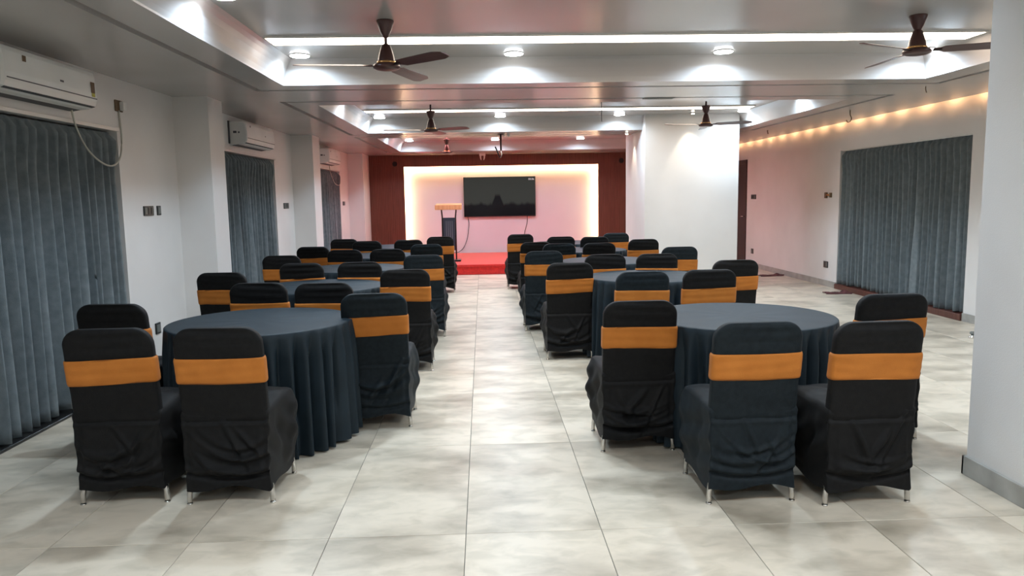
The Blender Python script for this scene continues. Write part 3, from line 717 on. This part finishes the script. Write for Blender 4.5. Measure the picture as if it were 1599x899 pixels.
def cover_mesh(seed, material, blend=1.0):
    rnd = random.Random(seed)
    p = [rnd.uniform(-1, 1) for _ in range(30)]
    b = MB()
    # wrinkles across the crown of the backrest
    def wr(u, z, sa):
        t = (z - 0.74) / 0.14
        d = 0
        if t > 0:
            d += 0.006 * math.sin(9 * t * 2 + 2.4 * u * p[0] + p[1] * 3) * math.exp(-((u - 0.3 * p[2]) ** 2) / 0.5) * min(1, t * 3)
        d += 0.001 * math.sin(z * 60 + u * 2 * p[3] + p[4] * 5)
        if z < 0.6: d += 0.0025 * math.sin(34 * (z + 0.22 * u * p[5]) + p[6] * 4)
        return d
    zs = [0.40, 0.44, 0.47, 0.50, 0.53, 0.56, 0.59, 0.62, 0.66, 0.70, 0.73, 0.75, 0.77, 0.785, 0.80, 0.815, 0.83, 0.845, 0.856, 0.866, 0.874, 0.880, 0.8835]
    rings = [sleeve_ring(z, wr=wr) for z in zs]
    top = sleeve_ring(H_CH - 0.0002, wr=wr)
    cx_ = sum(q[0] for q in top) / len(top); cy_ = sum(q[1] for q in top) / len(top)
    rings.append([((q[0]) * 0.93, cy_ + (q[1] - cy_) * 0.6, H_CH) for q in top])
    b.loft(rings, smooth=True)
    # lower body : skirt around the seat with bagging folds
    nv = 46
    W, D = 0.213, 0.44
    per = []
    segs = [((-W, 0.0), (W, 0.0), 60), ((W, 0.0), (W, D), 30), ((W, D), (-W, D), 24), ((-W, D), (-W, 0.0), 30)]
    for (a0, a1), (c0, c1), k in segs:
        nx, ny = (c1 - a1), -(c0 - a0); l = math.hypot(nx, ny); nx, ny = nx / l, ny / l
        for i in range(k):
            f = i / k
            per.append((a0 + (c0 - a0) * f, a1 + (c1 - a1) * f, nx, ny, f, len(per)))
    side_of = [0] * 60 + [1] * 30 + [2] * 24 + [3] * 30
    rings = []
    zhem, ztop = 0.075, 0.455
    RG = []
    for i in range(5):     # swags sagging between the corners
        RG.append((rnd.uniform(0.13, 0.30), rnd.uniform(0.05, 0.13), rnd.uniform(-0.04, 0.04), rnd.uniform(-0.35, 0.35), rnd.uniform(0.5, 0.95), rnd.uniform(0.010, 0.022), rnd.uniform(0.007, 0.014)))
    for i in range(3):     # steep diagonal drapes
        sg = rnd.choice((-1, 1))
        RG.append((rnd.uniform(0.20, 0.34), 0.0, sg * rnd.uniform(0.18, 0.45), rnd.uniform(-0.6, 0.6), rnd.uniform(0.16, 0.3), rnd.uniform(0.016, 0.028), rnd.uniform(0.008, 0.016)))
    def disp(k, f, t, z):
        s = side_of[k]
        bag = math.sin(PI * min(1, max(0, (1 - t) * 1.12)))
        if s == 0:    # rear : swags hanging between the rear legs
            u = 2 * f - 1
            sag = 0.055 * (1 - u * u)
            d = 0.012 * bag * (1 - 0.3 * u * u)
            for (za, ca, sl, uc, uw, wd_, am_) in RG:
                zc = za + ca * (u - uc) ** 2 + sl * (u - uc)
                q = (z - zc) / wd_
                env = math.exp(-((u - uc) / uw) ** 2)
                d += am_ * blend * env * (math.exp(-q * q) - 0.75 * math.exp(-(q + 1.7) ** 2))
            # crease where the sleeve meets the seat
            d -= 0.006 * math.exp(-((z - 0.425) / 0.010) ** 2)
            d += 0.006 * math.exp(-((z - 0.405) / 0.012) ** 2)
            # tight ridge above the hem
            d -= 0.014 * math.exp(-((z - (0.165 - sag * 0.6)) / 0.012) ** 2) * blend
            d += 0.010 * math.exp(-((z - (0.190 - sag * 0.6)) / 0.018) ** 2) * blend
            # pinch at the corners
            d -= 0.010 * (abs(u) > 0.82) * math.sin(PI * t) 
            return d
        if s == 2:
            return 0.012 * math.sin(f * 20 + p[13]) * (1 - t) + 0.02 * bag
        # sides
        g = f if s == 1 else 1 - f     # 0 at rear, 1 at front
        d = 0.020 * bag * (0.35 + 0.8 * g)
        d += 0.007 * blend * math.sin(2 * PI * (z / 0.15 + g * (1.3 + p[14])) + p[15 + s] * 3) * bag
        d += 0.016 * blend * math.exp(-((g - 0.72 - 0.2 * (t - 0.5)) ** 2) / 0.008) * bag
        d -= 0.012 * blend * math.exp(-((g - 0.42 + 0.3 * (t - 0.5)) ** 2) / 0.006) * bag
        d -= 0.018 * (1 - g) ** 3 * math.sin(PI * t)
        # knot of cloth at the front corners
        d += 0.016 * math.exp(-((g - 0.9) ** 2) / 0.02) * math.exp(-((z - 0.41) / 0.04) ** 2)
        return d
    for j in range(nv + 1):
        t = j / nv                       # 0 hem .. 1 seat
        rr = []
        for (x, y, nx, ny, f, k) in per:
            s = side_of[k]
            zh = zhem + (0.010 * (1 - (2 * f - 1) ** 2) if s == 0 else (0.012 * math.sin(f * 7 + p[20]) if s in (1, 3) else 0))
            if s == 0: zh -= 0.012 * math.sin(2 * PI * f * 1.2 + p[21])
            z = zh + (ztop - zh) * t
            d = disp(k, f, t, z)
            tp = 1 - 0.02 * (1 - t)
            rr.append((x * tp + nx * d, y + ny * d, z))
        # round the plan corners a little
        n = len(rr)
        rr = [tuple((rr[i][c] * 2 + rr[i - 1][c] + rr[(i + 1) % n][c]) / 4 for c in range(3)) for i in range(n)]
        rings.append(rr)
    # seat pad top
    last = rings[-1]; cy_ = D / 2
    for f, dz in ((0.97, 0.018), (0.90, 0.028), (0.7, 0.034), (0.4, 0.036), (0.05, 0.036)):
        rings.append([(q[0] * f, cy_ + (q[1] - cy_) * f, ztop + dz + 0.003 * math.sin(q[0] * 30 + q[1] * 22 + p[22] * 3)) for q in last])
    b.loft(rings, smooth=True, caps=False)
    b.f.append(tuple(len(b.v) - n + i for i in range(n))); b.sm.append(True)
    return b.mesh('chair_cover', material)
def sash_mesh(seed):
    rnd = random.Random(seed + 50); p = [rnd.uniform(-1, 1) for _ in range(8)]
    z0, z1 = 0.612, 0.738
    rings = []
    def wr(u, z, sa):
        return 0.0016 * math.sin(z * 130 + u * 4 * p[0] + p[1]) + 0.0022 * math.sin(u * 5 + z * 90 * p[2] + p[3]) * 0.6
    N = 12
    for j in range(N + 1):
        z = z0 + (z1 - z0) * j / N
        ring = sleeve_ring(z, grow=0.0065 - (0.003 if j in (0, N) else 0), wr=wr)
        ring = [(q[0], q[1], q[2] + 0.004 * math.sin(q[0] * 9 + p[4] * 3) * (1 if j < N / 2 else 0.6) + 0.003 * p[5] * q[0] / 0.2) for q in ring]
        rings.append(ring)
    inner = [[(q[0] * 0.985, q[1], q[2]) for q in rings[i]] for i in (0, N)]
    b = MB(); b.loft([inner[0]] + rings + [inner[1]], smooth=True, caps=False)
    return b.mesh('sash', M['sash'])
def leg_mesh(sx, rear):
    b = MB()
    y = 0.026 if rear else 0.412
    k = 1 if rear else -1
    pts = [(0.203 * sx, y - 0.003 * k, 0.0), (0.202 * sx, y - 0.002 * k, 0.045), (0.198 * sx, y + 0.002 * k, 0.085), (0.184 * sx, y + 0.014 * k, 0.13), (0.170 * sx, y + 0.026 * k, 0.19), (0.160 * sx, y + 0.034 * k, 0.39)]
    b.tube(pts, 0.0125, 10)
    b.tube([(p[0] - 0.0 , p[1], p[2]) for p in [pts[0], (pts[0][0], pts[0][1], 0.006)]], 0.0140, 10)
    return b.mesh('leg', M['chrome'])
LEGS = [leg_mesh(sx, rr) for rr in (True, False) for sx in (-1, 1)]
COVERS = {}
for c in ('cover_black', 'cover_blue'):
    for v_ in range(4):
        COVERS[(c, v_)] = cover_mesh(7 + v_ * 13 + (100 if c == 'cover_blue' else 0), M[c], 1.25 + 0.15 * v_)
SASHES = [sash_mesh(k) for k in range(4)]
rack_b = MB()
rack_b.tube([(-0.16, 0.058, 0.38), (0.16, 0.058, 0.38)], 0.010, 8); rack_b.tube([(-0.16, 0.38, 0.38), (0.16, 0.38, 0.38)], 0.010, 8)
RACK = rack_b.mesh('seat_frame', M['chrome'])
def chair(x, ytop, rz, variant, colour, label):
    t = empty('banquet_chair', (x, ytop + 0.055, 0), R(rz), label=label, cat='chair', group='black covered banquet chairs with orange sashes')
    for nm, me in [('chair_cover', COVERS[(colour, variant)]), ('sash', SASHES[variant])] + [('leg', l) for l in LEGS] + [('seat_frame', RACK)]:
        o = bpy.data.objects.new(nm, me); COL.objects.link(o); o.parent = t
    return t
ORD = ['nearest', 'second', 'middle', 'fourth', 'farthest']
B, N_ = 'cover_black', 'cover_blue'
LEFT = [  # (near-left, near-right, wall side, aisle side) per table : x, y(top), rot, variant, colour
    [(-1.795, 3.555, 1, 0, B), (-1.265, 3.515, -1, 1, B), (-2.20, 4.44, -4, 2, B), (-0.700, 4.69, 1, 0, N_)],
    [(-1.640, 5.45, -2, 1, B), (-1.150, 5.36, 1, 2, B), (-2.20, 6.32, -3, 3, B), (-0.665, 6.27, 2, 3, B)],
    [(-1.725, 7.12, -2, 0, B), (-1.180, 7.12, 3, 2, B), (-2.19, 8.18, -2, 1, B), (-0.635, 7.87, 2, 1, N_)],
    [(-1.645, 8.93, -3, 2, B), (-1.140, 8.90, 2, 1, B), (-2.18, 9.65, -2, 0, B), (-0.740, 9.73, 4, 2, N_)],
    [(-1.660, 10.76, -2, 3, B), (-1.085, 10.89, 3, 0, B), (-2.10, 11.4, -2, 2, B), (-0.668, 11.62, 1, 1, B)],
]
RIGHT = [  # near-left, near-right, wall side (right), aisle side (left)
    [(1.255, 3.33, 1, 1, N_), (1.790, 3.27, 2, 2, B), (2.345, 4.16, 2, 0, B), (0.870, 4.10, 0, 3, B)],
    [(1.225, 5.70, 1, 2, N_), (1.765, 5.75, -2, 0, B), (2.24, 6.55, 3, 1, B), (0.765, 6.60, -1, 0, B)],
    [(1.225, 7.48, 1, 1, B), (1.740, 7.43, -2, 2, B), (2.215, 8.37, 3, 2, N_), (0.655, 8.09, 0, 3, N_)],
    [(0.950, 9.36, 1, 0, N_), (1.450, 9.33, 2, 3, B), (2.145, 9.96, 3, 1, B), (0.690, 9.75, -2, 1, B)],
    [(1.140, 10.98, 1, 2, B), (1.615, 10.81, -1, 0, B), (2.09, 11.75, 2, 1, N_), (0.592, 11.93, 0, 0, B)],
]
for side, T in (('left', LEFT), ('right', RIGHT)):
    for k, row in enumerate(T):
        for (x, y, rz, v_, c), pos in zip(row, ('near left seat', 'near right seat', 'wall side seat', 'aisle side seat')):
            chair(x, y, rz, v_, c, 'black covered chair with orange sash, %s at %s round table %s of aisle' % (pos, ORD[k], side))

# ------------------------------------------------------------------ round tables with floor-length cloths
def cloth_mesh(Rt, H, seed):
    rnd = random.Random(seed); nf = rnd.choice((36, 38, 41))
    ph = [rnd.uniform(-0.5, 0.5) for _ in range(nf + 1)]; ph[nf] = ph[0]
    am = [rnd.uniform(0.5, 1.2) for _ in range(nf + 1)]; am[nf] = am[0]
    NA = nf * 14; rings = []
    for r, z in ((0.02, H), (0.2, H), (0.4, H), (0.52, H), (Rt - 0.02, H), (Rt - 0.006, H - 0.001), (Rt, H - 0.006)):
        rings.append([(r * math.cos(2 * PI * i / NA), r * math.sin(2 * PI * i / NA), z + (0.0012 * math.sin(i * 0.11 + r * 22 + seed) if r > 0.1 and r < Rt - 0.03 else 0)) for i in range(NA)])
    NV = 22
    for j in range(1, NV + 1):
        t = j / NV; rr = []
        for i in range(NA):
            a = 2 * PI * i / NA; q = i / NA * nf; k = int(q); f = q - k
            L = lambda arr: arr[k] * (1 - f) + arr[k + 1] * f
            c = math.cos(2 * PI * (q + L(ph) * (0.4 + 0.6 * t)))
            fold = c if c > 0 else 0.8 * c
            g = min(1, t * 4.5) * (0.60 + 0.40 * t)
            r = Rt + 0.002 + 0.012 * t + 0.042 * g * L(am) * (fold - 0.45)
            # a few deep knife folds starting under the edge
            r -= 0.030 * math.exp(-((f - 0.5) / 0.10) ** 2) * math.sin(PI * min(1, t * 1.3)) * (1 if k % 3 == 0 else 0.4)
            da = 0.012 * math.sin(2 * PI * q + 1) * g
            z = (H - 0.006) * (1 - t) + 0.012 * t + 0.008 * math.sin(a * 3 + seed) * t
            rr.append((r * math.cos(a + da), r * math.sin(a + da), max(z, 0.006)))
        rings.append(rr)
    b = MB(); b.loft(rings, smooth=True, caps=False)
    b.f.append(tuple(range(NA))); b.sm.append(True)
    return b.mesh('tablecloth', M['table_cloth'])
CM = [cloth_mesh(0.56, 0.733, s_) for s_ in (2, 5, 9)]
tb = empty('round_table', (0, 0, 0), cat='table', group='round banquet tables under navy cloths')
MB().lathe([(0.52, 0.70), (0.545, 0.703), (0.548, 0.72), (0.54, 0.727)], 40).build('tabletop', M['wood_light'], tb)
lg = MB().tube([(0, 0, 0.0), (0, 0, 0.35), (0, 0, 0.70)], 0.016, 8).mesh('leg', M['chrome'])
for a in (45, 135, 225, 315):
    o = bpy.data.objects.new('leg', lg); COL.objects.link(o); o.parent = tb; o.location = (0.36 * math.cos(R(a)), 0.36 * math.sin(R(a)), 0)
TPOS = {'left': [(-1.395, 4.69), (-1.43, 6.55), (-1.42, 8.26), (-1.43, 10.08), (-1.38, 11.95)],
        'right': [(1.55, 4.47), (1.50, 6.83), (1.44, 8.58), (1.42, 10.38), (1.38, 12.12)]}
k = 0
for side in ('left', 'right'):
    for n, (x, y) in enumerate(TPOS[side]):
        t = tb if k == 0 else copy_tree(tb)
        t.location = (x, y, 0); t['label'] = 'round folding table hidden under cloth, %s on the %s of the aisle' % (ORD[n], side)
        o = bpy.data.objects.new('tablecloth', CM[k % 3]); COL.objects.link(o); o.location = (x, y, 0); o.rotation_euler = (0, 0, R(90 * k))
        tag(o, 'floor-length navy cloth draped over the %s round table %s of aisle' % (ORD[n], side), 'tablecloth', 'navy round tablecloths')
        k += 1
